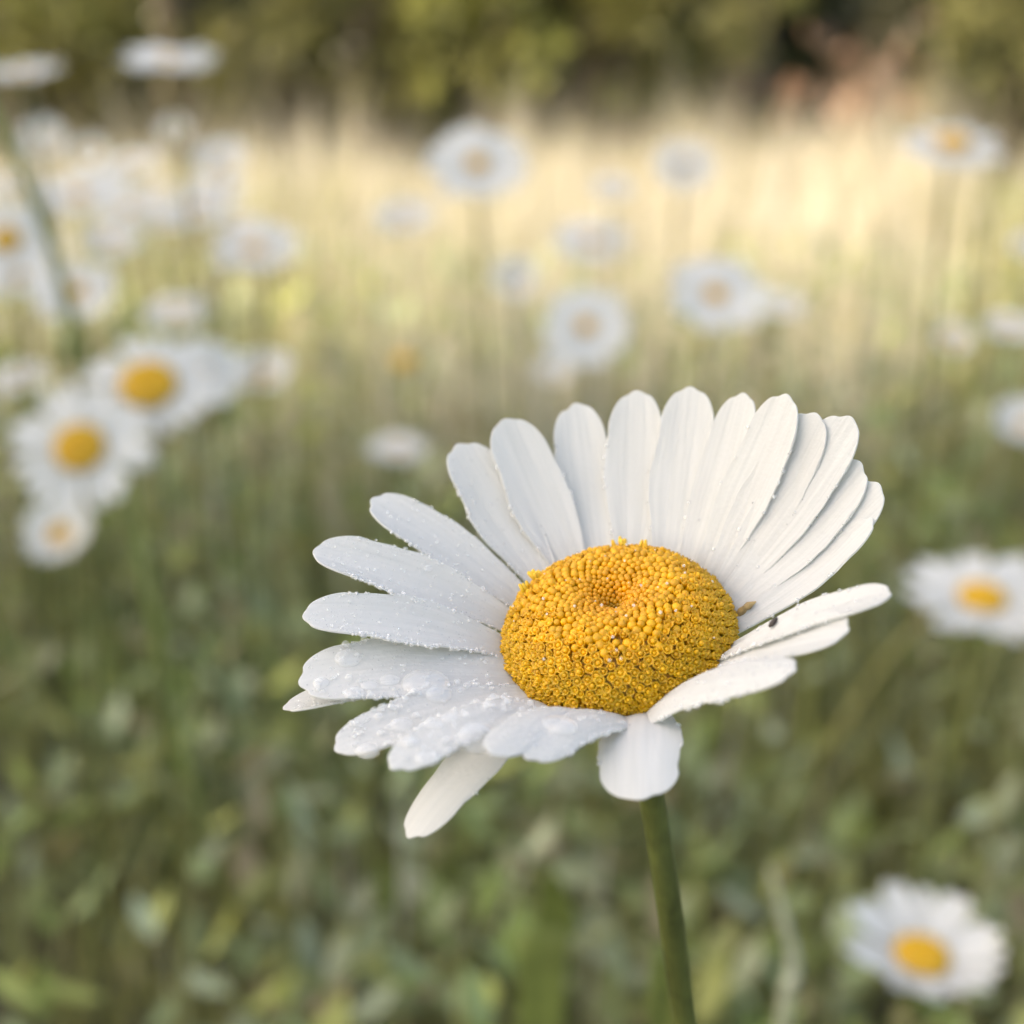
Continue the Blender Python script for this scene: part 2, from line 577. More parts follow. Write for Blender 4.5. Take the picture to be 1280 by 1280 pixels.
# ------------------------------------------------------------------ the big daisy
O = at(774, 800, .125)
vw = (O - CAMP).normalized()
u0 = (UP - vw * UP.dot(vw)).normalized()
r0 = vw.cross(u0).normalized()
TH, ROLL = R(52), R(9)
side_up = u0 * math.cos(ROLL) - r0 * math.sin(ROLL)
AX = (-vw * math.cos(TH) + side_up * math.sin(TH)).normalized()
E1 = (r0 - AX * r0.dot(AX)).normalized()
E2 = AX.cross(E1).normalized()          # points away from the camera
mm = .001


def fl(r, h, a):
    """point in the flower's own frame, mm"""
    return O + (E1 * (math.cos(a) * r) + E2 * (math.sin(a) * r) + AX * h) * mm


stem_ctrl = [O - AX * 2.0 * mm, at(793, 890, .1295), at(815, 1000, .1345), at(836, 1130, .139), at(856, 1285, .146)]
d_ = (stem_ctrl[-1] - stem_ctrl[-2])
while stem_ctrl[-1].z > 0:
    d_ = d_ * 1.05; d_.x *= .93; d_.y *= .93
    stem_ctrl.append(stem_ctrl[-1] + d_)
gpt = stem_ctrl[-1]
BASE = Vector((gpt.x, gpt.y, 0))
daisy = empty('oxeye_daisy', BASE, 'large oxeye daisy in sharp focus with dew wet white petals and dimpled yellow disc', 'daisy')
sp = curve_pts(stem_ctrl, 90)
v, f = tube([p - BASE for p in sp], [.00118 + .0005 * (i / 90) + .0009 * max(0, 1 - i / 3) for i in range(91)], 14)
link('stem', mesh('stem', v, f), M_STEM, daisy)
# green bracts under the head
prof = [(1.6, -3.2), (4.5, -2.9), (7.6, -2.0), (9.3, -1.1), (9.7, -.5)]
v = []
for i, (r, h) in enumerate(prof):
    for k in range(48):
        v.append(fl(r + (.25 * math.cos(k * math.pi) if i == 4 else 0), h, 2 * math.pi * k / 48) - BASE)
link('bracts', mesh('bracts', v, grid_faces(len(prof), 48, True)), M_BRACT, daisy)

# disc: a dimpled dome set with florets
PR = np.array([(0, 2.6), (.6, 2.8), (1.25, 3.9), (2.2, 4.7), (3.6, 5.1), (5.0, 5.2), (6.4, 4.8), (7.9, 3.9), (9.1, 2.6), (9.75, 1.2), (9.6, -.3), (8.8, -1.0)])
cp = curve_pts([(p[0], p[1], 0) for p in PR], 200)
PRD = np.array([(p.x, p.y) for p in cp]); PRD[0, 0] = 0
seg = np.hypot(*np.diff(PRD, axis=0).T); S = np.concatenate([[0], np.cumsum(seg)])


def prof_at(s):
    r = np.interp(s, S, PRD[:, 0]); h = np.interp(s, S, PRD[:, 1])
    e = .15
    dr = np.interp(s + e, S, PRD[:, 0]) - np.interp(s - e, S, PRD[:, 0])
    dh = np.interp(s + e, S, PRD[:, 1]) - np.interp(s - e, S, PRD[:, 1])
    L = math.hypot(dr, dh) or 1
    return r, h, -dh / L, dr / L            # point and outward normal (radial, axial)


DV, DF, DT = [], [], []


def dadd(vs, fs, ts):
    o = len(DV); DV.extend(vs); DT.extend(ts); DF.extend([tuple(i + o for i in q) for q in fs])


vs, ts = [], []
for i in range(0, 201, 5):
    for k in range(60):
        vs.append(fl(PRD[i, 0], PRD[i, 1] - .1, 2 * math.pi * k / 60) - BASE); ts.append((.42, .22, .006))
dadd(vs, grid_faces(41, 60, True), ts)
# floret positions: phyllotaxis with spacing growing outward
GA = math.pi * (3 - math.sqrt(5))
s, idx = .12, 0
rnd = random.Random(3)
while s < S[-1] - .35:
    r, h, nr, nh = prof_at(s)
    sp_ = .46 + .34 * float(smooth(1.5, 8.5, s))
    if s > 10.8: sp_ = .72
    a = idx * GA
    jr, ja = rnd.uniform(-.12, .12) * sp_, rnd.uniform(-.14, .14) * sp_ / max(r, .4)
    r2, h2, nr, nh = prof_at(s + jr)
    a += ja
    c = fl(r2, h2, a) - BASE
    rad_d = E1 * math.cos(a) + E2 * math.sin(a)
    nrm = (rad_d * nr + AX * nh + Vector((rnd.uniform(-.12, .12), rnd.uniform(-.12, .12), rnd.uniform(-.12, .12)))).normalized()
    tA = nrm.cross(rad_d if abs(nrm.dot(rad_d)) < .9 else AX).normalized()
    tB = nrm.cross(tA)
    openf = float(smooth(6.6, 8.6, s + rnd.uniform(-1.7, 1.7)))
    rr = sp_ * .55 * rnd.uniform(.84, 1.12)
    ht = (.38 + .25 * float(smooth(2, 8, s))) * rnd.uniform(.8, 1.25)
    amber = np.array((.62, .27, .004)); yel = np.array((.66, .33, .005)); lem = np.array((.56, .31, .006))
    w = float(smooth(2.5, 6.5, s)); w2 = float(smooth(7.5, 11.5, s))
    base = (amber * (1 - w) + yel * w) * (1 - w2) + lem * w2
    g0_ = 1 - float(smooth(.6, 2.2, s)); base = base * (1 - .7 * g0_) + np.array((.26, .21, .02)) * .7 * g0_
    base = base * rnd.uniform(.85, 1.15)
    vs, ts, fs = [], [], []
    if openf < .5:          # closed bud: a knob
        prf = [(.78, -.25), (1.0, .25), (.98, .62), (.74, .92), (.34, 1.06)]
        K = 8
        for (q, z) in prf:
            for k in range(K):
                b = 2 * math.pi * k / K
                vs.append(c + (tA * math.cos(b) + tB * math.sin(b)) * (q * rr * mm) + nrm * (z * ht * mm)); ts.append(tuple(base))
        fs = grid_faces(len(prf), K, True)
        vs.append(c + nrm * (1.08 * ht * mm)); ts.append(tuple(base * 1.05))
        o = (len(prf) - 1) * K
        fs += [(o + k, o + (k + 1) % K, len(vs) - 1) for k in range(K)]
    else:                   # open tube with five lobes and a stamen column
        K = 10
        flare = rnd.uniform(.95, 1.12)
        prf = [(.72, -.25, 0), (.80, .45, 0), (flare, .98, 1), (.86, 1.0, 1), (.52, .62, 0), (.40, .35, 0)]
        ph = rnd.uniform(0, 6.28)
        for (q, z, lobe) in prf:
            for k in range(K):
                b = 2 * math.pi * k / K + ph
                q2 = q * (1 + (.09 if k % 2 == 0 else -.07) * lobe)
                z2 = z + (.10 if k % 2 == 0 else -.16) * lobe
                vs.append(c + (tA * math.cos(b) + tB * math.sin(b)) * (q2 * rr * mm) + nrm * (z2 * ht * mm))
                ts.append(tuple(base))
        fs = grid_faces(len(prf), K, True)
        o = len(vs); hz = rnd.uniform(.75, 1.25)
        for (q, z) in [(.44, .3), (.50, hz - .14), (.30, hz)]:
            for k in range(6):
                b = 2 * math.pi * k / 6
                vs.append(c + (tA * math.cos(b) + tB * math.sin(b)) * (q * rr * mm) + nrm * (z * ht * mm)); ts.append(tuple(base * 1.1))
        fs += [tuple(i + o for i in q) for q in grid_faces(3, 6, True)]
        fs.append(tuple(o + 12 + k for k in range(6)))
    dadd(vs, fs, ts)
    # area step: each floret takes sp_^2*.87 of the ring at this arc length
    s += sp_ * sp_ * .80 / (2 * math.pi * max(r, .18))
    idx += 1
# stray stamens that poke over the far rim
for px, py, n_ in ((676, 718, 7), (657, 731, 4), (775, 684, 6), (800, 689, 2)):
    best = min(range(0, 360), key=lambda d: sum((q - w_) ** 2 for q, w_ in zip(proj(fl(8.4, 4.0, R(d)))[:2], (px, py + 8))))
    for q in range(n_):
        a = R(best) + rnd.uniform(-.06, .06)
        p0 = fl(8.4 + rnd.uniform(-.3, .3), 3.9, a)
        p1 = p0 + (AX * rnd.uniform(.5, 1.2) + (E1 * math.cos(a) + E2 * math.sin(a)) * rnd.uniform(.2, .8) + E1 * rnd.uniform(-.3, .3)) * mm
        v_, f_ = tube([p0 - BASE, (p0 + p1) / 2 - BASE, p1 - BASE], [.00016, .00022, .00012], 6)
        dadd(v_, f_, [(.74, .46, .03)] * len(v_))
dm = mesh('disc', DV, DF)
a_ = dm.attributes.new('tint', 'FLOAT_COLOR', 'POINT')
cc = np.ones((len(DV), 4), np.float32); cc[:, :3] = np.array(DT); a_.data.foreach_set('color', cc.ravel())
link('disc', dm, M_FLORET, daisy)
print('florets', idx, len(DV))

ROWS, COLS = 44, 19
PETAL_GRIDS = []


def petal_mesh(name, B, Mc, T, width, upv, twist=0., tw_tip=0., cup=.1, groove=.013, seed=0, origin=Vector(), base_w=.52, tipk=7.0, wavy=.0, base_round=False):
    rn = random.Random(seed)
    pts = np.zeros((ROWS, COLS, 3))
    notch = [rn.uniform(.006, .026), rn.uniform(.006, .026)]
    ph = rn.uniform(0, 6.28)
    asym = rn.uniform(-.05, .05)
    for i in range(ROWS):
        for j in range(COLS):
            c = math.sin(math.pi / 2 * (-1 + 2 * j / (COLS - 1)))
            s_ = i / (ROWS - 1)
            s1 = 1 - (1 - s_) ** 1.35                     # denser rows near the tip
            cw = c
            Lc = 1 - .21 * (1 - math.sqrt(max(0, 1 - .98 * c * c)))
            Lc -= notch[0] * math.exp(-((c - .30) / .13) ** 2) + notch[1] * math.exp(-((c + .34) / .13) ** 2)
            sq = s1 * (1 + (Lc - 1) * float(smooth(.25, 1, s1)))
            wprof = base_w + (1 - base_w) * float(smooth(0, .6, s1)) - .13 * float(smooth(.6, 1.0, s1))
            if base_round: wprof *= min(1, math.sqrt(s1 / .05 + .02))
            wprof *= 1 + .03 * math.sin(s1 * 9 + ph + (1.7 if c > 0 else 0)) + .012 * math.sin(s1 * 31 + 2 * ph + (2.1 if c > 0 else 0))
            p = B * ((1 - sq) ** 2) + Mc * (2 * sq * (1 - sq)) + T * (sq * sq)
            t = ((Mc - B) * (2 * (1 - sq)) + (T - Mc) * (2 * sq)).normalized()
            sd = t.cross(upv).normalized(); nm = sd.cross(t)
            ang = twist + tw_tip * s1
            sd, nm = sd * math.cos(ang) + nm * math.sin(ang), nm * math.cos(ang) - sd * math.sin(ang)
            hw = width * .5 * wprof
            z = cup * width * (cw * cw - .3) * wprof
            z += -groove * width * (math.exp(-((cw - .33) / .10) ** 2) + math.exp(-((cw + .33) / .10) ** 2)) * (1 - .5 * s1)
            z += .005 * width * math.cos(cw * 17 + ph) * (1 - .6 * s1)
            z += wavy * width * math.sin(s1 * 7 + ph + cw * 1.2) * s1
            pts[i, j] = p + sd * (hw * (cw + asym * (1 - cw * cw))) + nm * z
    m = mesh(name, pts.reshape(-1, 3) - np.array(origin), grid_faces(ROWS, COLS))
    uvl = m.uv_layers.new(name='UVMap')
    vi = np.zeros(len(m.loops), np.int32); m.loops.foreach_get('vertex_index', vi)
    uv = np.stack([vi // COLS / (ROWS - 1) + seed * .37, vi % COLS / (COLS - 1) + seed * .61], -1).astype(np.float32)
    uvl.data.foreach_set('uv', uv.ravel())
    return m, pts


# base pixel, tip pixel, length mm, toward(+)/away(-), width px, bend, twist, tip twist, cup, layer
PET = {
 1: ((650, 868), (352, 884), 20.5, +1, 66, .06, -.25, 0, .08, -.5),
 2: ((638, 858), (371, 852), 20.5, +1, 94, .06, .2, 0, .06, .1),
 3: ((634, 822), (377, 770), 20.5, +1, 76, .07, .2, 0, .10, -.3),
 4: ((640, 785), (391, 686), 20.0, +1, 78, .05, .15, 0, .12, .1),
 5: ((655, 752), (463, 622), 20.0, -1, 76, .03, 0, 0, .10, -.3),
 6: ((682, 730), (572, 553), 19.5, -1, 84, -.02, .0, 0, .08, .1),
 7: ((716, 705), (632, 522), 19.5, -1, 84, -.03, 0, 0, .08, -.4),
 8: ((748, 700), (718, 503), 20.0, -1, 80, -.03, 0, 0, .08, .1),
 9: ((790, 700), (795, 487), 20.0, -1, 82, -.03, 0, 0, .08, -.4),
 10: ((840, 700), (864, 482), 20.0, -1, 80, -.03, 0, 0, .08, .1),
 11: ((868, 712), (930, 490), 20.0, -1, 72, -.03, .1, 0, .08, -.4),
 12: ((885, 722), (985, 492), 20.0, -1, 78, -.03, -.1, 0, .06, -.7),
 13: ((896, 735), (1020, 515), 20.0, -1, 80, -.03, -.3, 0, .03, .1),
 14: ((905, 748), (1063, 519), 20.0, -1, 80, -.02, -.35, 0, .03, -.3),
 15: ((912, 762), (1078, 578), 19.0, -1, 80, -.02, -.35, 0, .03, .1),
 16: ((915, 776), (1100, 604), 19.0, -1, 76, -.03, -.35, 0, .03, -.4),
 17: ((918, 795), (1092, 648), 16.6, -1, 46, -.05, -.15, 0, .08, .2),
 18: ((908, 838), (1113, 743), 19.5, +1, 78, .03, .10, 0, .10, .1),
 19: ((890, 856), (1060, 787), 17.5, +1, 76, .04, -.12, 0, .08, -.4),
 20: ((806, 888), (996, 838), 17.0, +1, 64, .06, -.05, 0, -.08, .6),
 22: ((748, 890), (612, 946), 16.0, +1, 56, .10, .05, .1, -.10, .5),
 21: ((806, 890), (800, 1002), 14.0, +1, 90, .12, 0, 0, -.10, -2.4),
 23: ((780, 892), (655, 950), 15.0, +1, 60, .09, .05, .1, -.10, .3),
 24: ((690, 890), (511, 1050), 18.0, +1, 70, .12, -.1, 0, -.10, -.9),
 25: ((705, 889), (487, 962), 19.5, +1, 58, .10, .1, 0, -.05, .6),
 26: ((664, 886), (417, 938), 20.0, +1, 70, .06, .1, 0, .06, -.3),
}
PW = 1000 / 14.06 * mm / 1000        # metres per photograph pixel at the flower
PLABEL = {2: 'petal studded with large dew drops', 26: 'petal with rows of dew drops', 21: 'broad petal hanging down over the stem',
          24: 'petal drooping to the lower left', 25: 'blurred wet petal pointing at the viewer', 17: 'narrow petal seen almost edge-on'}
FRONT = (20, 22, 23, 25)           # petals whose rounded bases show in front of the disc
for k, (bp, tp_, L, sg, wpx, bend, tw, twt, cup, lay) in PET.items():
    best = min(range(0, 720), key=lambda d: sum((q - w_) ** 2 for q, w_ in zip(proj(fl(9.3, -.4, R(d * .5)))[:2], bp)))
    a = R(best * .5)
    B = fl(8.6, -.5 + lay * .35, a) if k not in FRONT else fl(10.1, -.4 + lay * .35, a)
    rd = ray(*tp_); L *= mm
    w_ = CAMP - B
    A_ = rd.dot(rd); B_ = 2 * rd.dot(w_); C_ = w_.dot(w_) - L * L
    disc = B_ * B_ - 4 * A_ * C_
    z = (-B_ - sg * math.sqrt(disc)) / (2 * A_) if disc > 0 else -B_ / (2 * A_)
    T = CAMP + rd * z
    ch = T - B
    out = (E1 * math.cos(a) + E2 * math.sin(a))
    upv = AX.copy()
    nm = (upv - ch.normalized() * upv.dot(ch.normalized())).normalized()
    Mc = (B + T) / 2 + nm * (bend * 2 * L)
    m, pts = petal_mesh('petal', B, Mc, T, wpx * 1.05 * PW, upv, tw, twt, cup, seed=k, origin=BASE,
                        wavy=.02 if k in FRONT else .006,
                        base_w=1.0 if k in FRONT else .72 if k == 21 else .46, base_round=k in FRONT)
    o = link('petal', m, M_PETAL, daisy)
    if k in PLABEL: o['label'] = PLABEL[k]
    sm = o.modifiers.new('thickness', 'SOLIDIFY'); sm.thickness = .00018; sm.offset = 0
    sb = o.modifiers.new('subdivision', 'SUBSURF'); sb.levels = 1; sb.render_levels = 1
    PETAL_GRIDS.append((k, pts))

# ------------------------------------------------------------------ dew
ALLP = np.concatenate([p.reshape(-1, 3) for _, p in PETAL_GRIDS])
ALLI = np.concatenate([np.full(ROWS * COLS, k) for k, _ in PETAL_GRIDS])
ALLN = []
for k, p in PETAL_GRIDS:
    du = np.gradient(p, axis=0); dv = np.gradient(p, axis=1)
    nn = np.cross(dv, du); nn /= np.linalg.norm(nn, axis=2, keepdims=True) + 1e-12
    flip = np.sign((nn * -np.array(vw)).sum(-1, keepdims=True)); flip[flip == 0] = 1
    ALLN.append((nn * flip).reshape(-1, 3))
ALLN = np.concatenate(ALLN)
PXY = proj(ALLP)


def surf(px, py):
    d = np.hypot(PXY[:, 0] - px, PXY[:, 1] - py)
    near = np.where(d < max(6, d.min() + 1))[0]
    i = near[np.argmin(PXY[near, 2])]
    return Vector(ALLP[i]), Vector(ALLN[i])


def cap(nseg=20, rings=10):
    """a drop: flattened dome with a rounded foot"""
    v = []; 
    for i in range(rings + 1):
        t = i / rings
        a = -.55 + t * (math.pi / 2 + .55)
        rr_ = math.cos(a); zz = math.sin(a)
        for k in range(nseg):
            b = 2 * math.pi * k / nseg
            v.append((rr_ * math.cos(b), rr_ * math.sin(b), zz))
    f = grid_faces(rings + 1, nseg, True)
    f.append(tuple(range(nseg))[::-1])
    return np.array(v), f


CV, CF = cap()
DROPS = [
 (437, 824, 15, 'round dew drop on the tip half of the drop studded petal'),
 (530, 852, 28, 'widest flattened dew drop mid petal on the drop studded left petal'),
 (553, 868, 15, 'dew drop touching the lower rim of the widest drop'),
 (444, 864, 12, 'bright dew drop near the lower edge of the drop studded petal'),
 (462, 855, 10, 'small dew drop between the round drop and the widest drop'),
 (487, 848, 11, 'faint dew drop on the middle ridge of the drop studded petal'),
 (404, 850, 9, 'dew drop nearest the tip of the drop studded petal'),
 (505, 906, 13, 'dew drop on the upper edge of the lower left wet petal'),
 (541, 904, 11, 'dew drop right of the upper edge drop on the lower wet petal'),
 (566, 896, 10, 'dew drop nearest the disc on the lower left wet petal'),
 (456, 936, 14, 'dew drop at the bottom edge near the tip of the lower wet petal'),
 (513, 924, 10, 'small dew drop in the middle of the lower left wet petal'),
 (600, 920, 22, 'large soft dew drop where two wet front petals overlap'),
 (532, 944, 13, 'dew drop on the dark notched front petal'),
 (538, 712, 5, 'tiny dew drop hanging on the edge of the second upper left petal'),
 (700, 905, 20, 'blurred dew drop on the front petal below the disc'),
]
for px, py, rpx, lab in DROPS:
    P, nn = surf(px, py)
    q = nn.to_track_quat('Z', 'Y').to_matrix()
    rr_ = rpx * PW
    vv = np.array([P + q @ Vector((a * rr_ * 1.1, b * rr_ * .9, c * rr_ * .42 + .00016)) for a, b, c in CV])
    o = link('dew_drop', mesh('dew_drop', vv - np.array(P), CF), M_WATER)
    o.location = P
    tag(o, lab, 'dew drop', 'dew drops on the left petals')

# the finest dew: beads along petal rims and specks on the blades
t_ = (1 + 5 ** .5) / 2
IC = np.array([(-1, t_, 0), (1, t_, 0), (-1, -t_, 0), (1, -t_, 0), (0, -1, t_), (0, 1, t_), (0, -1, -t_), (0, 1, -t_), (t_, 0, -1), (t_, 0, 1), (-t_, 0, -1), (-t_, 0, 1)])
IC /= np.linalg.norm(IC[0])
IF = np.array([(0, 11, 5), (0, 5, 1), (0, 1, 7), (0, 7, 10), (0, 10, 11), (1, 5, 9), (5, 11, 4), (11, 10, 2), (10, 7, 6), (7, 1, 8), (3, 9, 4), (3, 4, 2), (3, 2, 6), (3, 6, 8), (3, 8, 9), (4, 9, 5), (2, 4, 11), (6, 2, 10), (8, 6, 7), (9, 8, 1)])
mid_, nv = {}, IC.tolist()
F2 = []


def mp_(a, b):
    k = (min(a, b), max(a, b))
    if k not in mid_:
        p = (np.array(nv[a]) + np.array(nv[b])); p /= np.linalg.norm(p); nv.append(p.tolist()); mid_[k] = len(nv) - 1
    return mid_[k]


for a, b, c in IF:
    x, y, z = mp_(a, b), mp_(b, c), mp_(c, a)
    F2 += [(a, x, z), (b, y, x), (c, z, y), (x, y, z)]
IV, IF2 = np.array(nv), np.array(F2)
bp_, br_, bm_ = [], [], []
for k, p in PETAL_GRIDS:
    off = sum(ROWS * COLS for kk, _ in PETAL_GRIDS if kk < k)
    nn = ALLN[off:off + ROWS * COLS].reshape(ROWS, COLS, 3)
    wet = {1: .5, 2: 1, 3: .9, 4: .9, 5: .6, 26: 1, 25: 1, 6: .35, 23: .8, 22: .6, 20: .5, 18: .35, 24: .1}.get(k, .14)
    lower = 0 if proj(p[ROWS // 2, 0])[1] > proj(p[ROWS // 2, -1])[1] else COLS - 1
    for edge in (0, COLS - 1):
        nb = int((70 if edge == lower else 22) * wet)
        for q in range(nb):
            i = (1 - (1 - random.uniform(.15, .985)) ** (1 / 1.35)) * (ROWS - 1); i0 = int(i); u = i - i0
            P = p[i0, edge] * (1 - u) + p[i0 + 1, edge] * u
            bp_.append(P + RNG.normal(0, .00006, 3)); br_.append(random.uniform(.00007, .00021) * (1.25 if random.random() < .15 else 1)); bm_.append(1)
    for q in range(int(300 * wet) if wet > .2 else 0):
        i, j = (1 - (1 - random.uniform(.06, .97) ** .6) ** (1 / 1.35)) * (ROWS - 1), random.uniform(1, COLS - 2)
        i0, j0 = int(i), int(j); u, w_ = i - i0, j - j0
        P = (p[i0, j0] * (1 - u) + p[i0 + 1, j0] * u) * (1 - w_) + (p[i0, j0 + 1] * (1 - u) + p[i0 + 1, j0 + 1] * u) * w_
        rr_ = .00003 + .00013 * random.random() ** 4
        if k in (2, 26, 25) and random.random() < .16: rr_ = random.uniform(.00012, .00036)
        bp_.append(P + nn[i0, j0] * (.00014 + rr_ * .3)); br_.append(rr_); bm_.append(0)
# specks of water on the disc
for q in range(45):
    s_ = random.uniform(3, 11); a = random.uniform(0, 6.28)
    r, h, nr, nh = prof_at(s_)
    P = fl(r + nr * .75, h + nh * .75, a)
    bp_.append(np.array(P)); br_.append(random.uniform(.00006, .00016)); bm_.append(1)
bp_, br_ = np.array(bp_), np.array(br_)
v = (bp_[:, None, :] + IV[None] * br_[:, None, None]).reshape(-1, 3)
f = (np.arange(len(bp_))[:, None, None] * len(IV) + IF2[None]).reshape(-1, 3)
dm_ = quadmesh('fine_dew', v, f, None, M_WATER)
dm_.materials.append(M_BEAD)
dm_.polygons.foreach_set('material_index', np.repeat(np.array(bm_, np.int32), len(IF2)))
tag(link('fine_dew', dm_), 'fine beads of dew along the rims and blades of the white petals', 'dew', kind='stuff')

# small finds on the flower
P, nn = surf(966, 776)
vv = IV * np.array((.00026, .00055, .00022))
q = (at(985, 755, .125) - at(950, 795, .125)).to_track_quat('Y', 'Z').to_matrix()
o = link('seed', mesh('seed', np.array([q @ Vector(p) for p in vv]), IF2.tolist()), M_DARK)
o.location = P + nn * .0003
tag(o, 'tiny dark brown seed caught between two right hand petals', 'seed')
P, nn = surf(930, 760)
vv = []
c0 = at(918, 775, .1245)
c1 = at(945, 752, .1235)
v_, f_ = tube([p - c0 for p in curve_pts([c0, (c0 + c1) / 2 + AX * .0003, c1], 6)], [.0001, .0003, .0004, .00028, .00036, .0002, .00006], 8)
o = link('husk', mesh('husk', v_, f_), M_HUSK); o.location = c0
tag(o, 'dry brown scale tucked behind the right rim of the disc', 'husk')

# ------------------------------------------------------------------ the other daisies
def bg_petal(seed, curl):
    rn = random.Random(seed)
    rows, cols = 12, 7
    v = []
    for i in range(rows):
        s = i / (rows - 1); s1 = 1 - (1 - s) ** 1.3
        wp = max(.02, (.45 + .55 * float(smooth(0, .55, s1))) * max(0, 1 - s1 ** 6) ** .5)
        for j in range(cols):
            c = -1 + 2 * j / (cols - 1)
            z = curl * s1 * s1 + .03 * (c * c - .3) - .012 * math.cos(c * 9) * (1 - s1)
            v.append((s1, c * .165 * wp, z + .02 * math.sin(s1 * 5 + seed)))
    m = mesh('petal', v, grid_faces(rows, cols))
    uvl = m.uv_layers.new(name='UVMap')
    vi = np.zeros(len(m.loops), np.int32); m.loops.foreach_get('vertex_index', vi)
    uvl.data.foreach_set('uv', np.stack([vi // cols / (rows - 1) + seed, vi % cols / (cols - 1)], -1).astype(np.float32).ravel())
    m.materials.append(M_PETAL)
    return m


PM = {c: [bg_petal(10 + i, {'flat': -.05, 'cup': .10, 'droop': -.28}[c] + .04 * i) for i in range(4)] for c in ('flat', 'cup', 'droop')}


def bg_disc(seed):
    vs, fs, ts = [], [], []
    rows, K = 9, 28
    for i in range(rows):
        t = i / (rows - 1)
        r = 1.0 * math.sin((1 - t) * math.pi / 2 * 1.12) if t > 0 else 1.0
        h = .42 * math.cos((1 - t) * math.pi / 2) - (.14 * math.exp(-(r / .22) ** 2))
        for k in range(K):
            a = 2 * math.pi * k / K
            vs.append((r * math.cos(a), r * math.sin(a), h - (.08 if i == 0 else 0)))
            ts.append((.42, .24, .01))
    fs = grid_faces(rows, K, True)
    n = 170
    for q in range(n):
        rr = math.sqrt((q + .5) / n); a = q * GA
        h = .42 * math.sqrt(max(0, 1 - rr * rr * .97)) - .14 * math.exp(-(rr / .22) ** 2)
        b = .062
        o = len(vs)
        nx = Vector((math.cos(a) * rr * .55, math.sin(a) * rr * .55, 1)).normalized()
        c = Vector((rr * .98 * math.cos(a), rr * .98 * math.sin(a), h))
        tA = nx.orthogonal().normalized(); tB = nx.cross(tA)
        for (rq, zq) in ((1, 0), (.9, .8), (.4, 1.2)):
            for k in range(6):
                d = 2 * math.pi * k / 6
                vs.append(tuple(c + (tA * math.cos(d) + tB * math.sin(d)) * (b * rq) + nx * (zq * b)))
                ts.append(tuple(np.array((.68, .40, .012)) * random.uniform(.8, 1.15)))
        fs += [tuple(i + o for i in f) for f in grid_faces(3, 6, True)] + [tuple(o + 12 + k for k in range(6))]
    m = mesh('disc', vs, fs)
    a_ = m.attributes.new('tint', 'FLOAT_COLOR', 'POINT')
    c_ = np.ones((len(vs), 4), np.float32); c_[:, :3] = np.array(ts); a_.data.foreach_set('color', c_.ravel())
    m.materials.append(M_FLORET)
    return m


DISC_M = bg_disc(1)
BV = []
for (r, h) in ((.15, -.55), (.6, -.45), (.95, -.2), (1.02, -.02)):
    for k in range(20): BV.append((r * math.cos(2 * math.pi * k / 20), r * math.sin(2 * math.pi * k / 20), h))
BRACT_M = mesh('bracts', BV, grid_faces(4, 20, True)); BRACT_M.materials.append(M_BRACT)


def bg_daisy(px, py, dist, wpx, elev, az, form, label, discr=.30, npet=21, lift=.05, missing=0):
    """elev: how high the face looks (90 = straight up, 0 = at the camera); az: turn of the face to the right (+)"""
    head = at(px, py, dist)
    n = Vector((math.sin(R(az)) * math.cos(R(elev)), -math.cos(R(az)) * math.cos(R(elev)), math.sin(R(elev))))
    rad = wpx * dist / F / 2
    rn = random.Random(int(px * 7 + py))
    foot = Vector((head.x - n.x * rad * 1.0 + rn.uniform(-.03, .03), head.y - n.y * rad * 1.0 + rn.uniform(-.01, .05), 0))
    root = empty('oxeye_daisy', foot, label, 'daisy', 'daisies standing in the meadow behind')
    q = n.to_track_quat('Z', 'Y').to_matrix().to_4x4()
    H = Matrix.Translation(head - foot) @ q
    dr = rad * discr
    d = link('disc', DISC_M, None, root); d.matrix_basis = H @ Matrix.Diagonal((dr, dr, dr, 1))
    b = link('bracts', BRACT_M, None, root); b.matrix_basis = H @ Matrix.Diagonal((dr, dr, dr, 1))
    for k in range(npet):
        if rn.random() < missing: continue
        a = 2 * math.pi * k / npet + rn.uniform(-.08, .08)
        L = (rad - dr * .8) * rn.uniform(.88, 1.06)
        p = link('petal', PM[form][rn.randrange(4)], None, root)
        p.matrix_basis = H @ Matrix.Rotation(a, 4, 'Z') @ Matrix.Translation((dr * .8, 0, -dr * .06 * (k % 3))) @ \
            Matrix.Rotation(-lift + rn.uniform(-.08, .08), 4, 'Y') @ Matrix.Rotation(rn.uniform(-.15, .15), 4, 'X') @ Matrix.Diagonal((L, L * rn.uniform(.95, 1.2), L, 1))
    hl = head - foot
    mid1 = hl - n * (rad * .9) - Vector((0, 0, rad * .35))
    mid2 = Vector((mid1.x * .5, mid1.y * .5, hl.z * .45)) + Vector((rn.uniform(-.008, .008), rn.uniform(-.008, .008), 0))
    sp = curve_pts([hl - n * dr * .5, mid1, mid2, Vector((0, 0, -.02))], 22)
    v, f = tube(sp, [.0011 + .0006 * i / 22 for i in range(23)], 8)
    link('stem', mesh('stem', v, f), M_STEM, root)
    return root


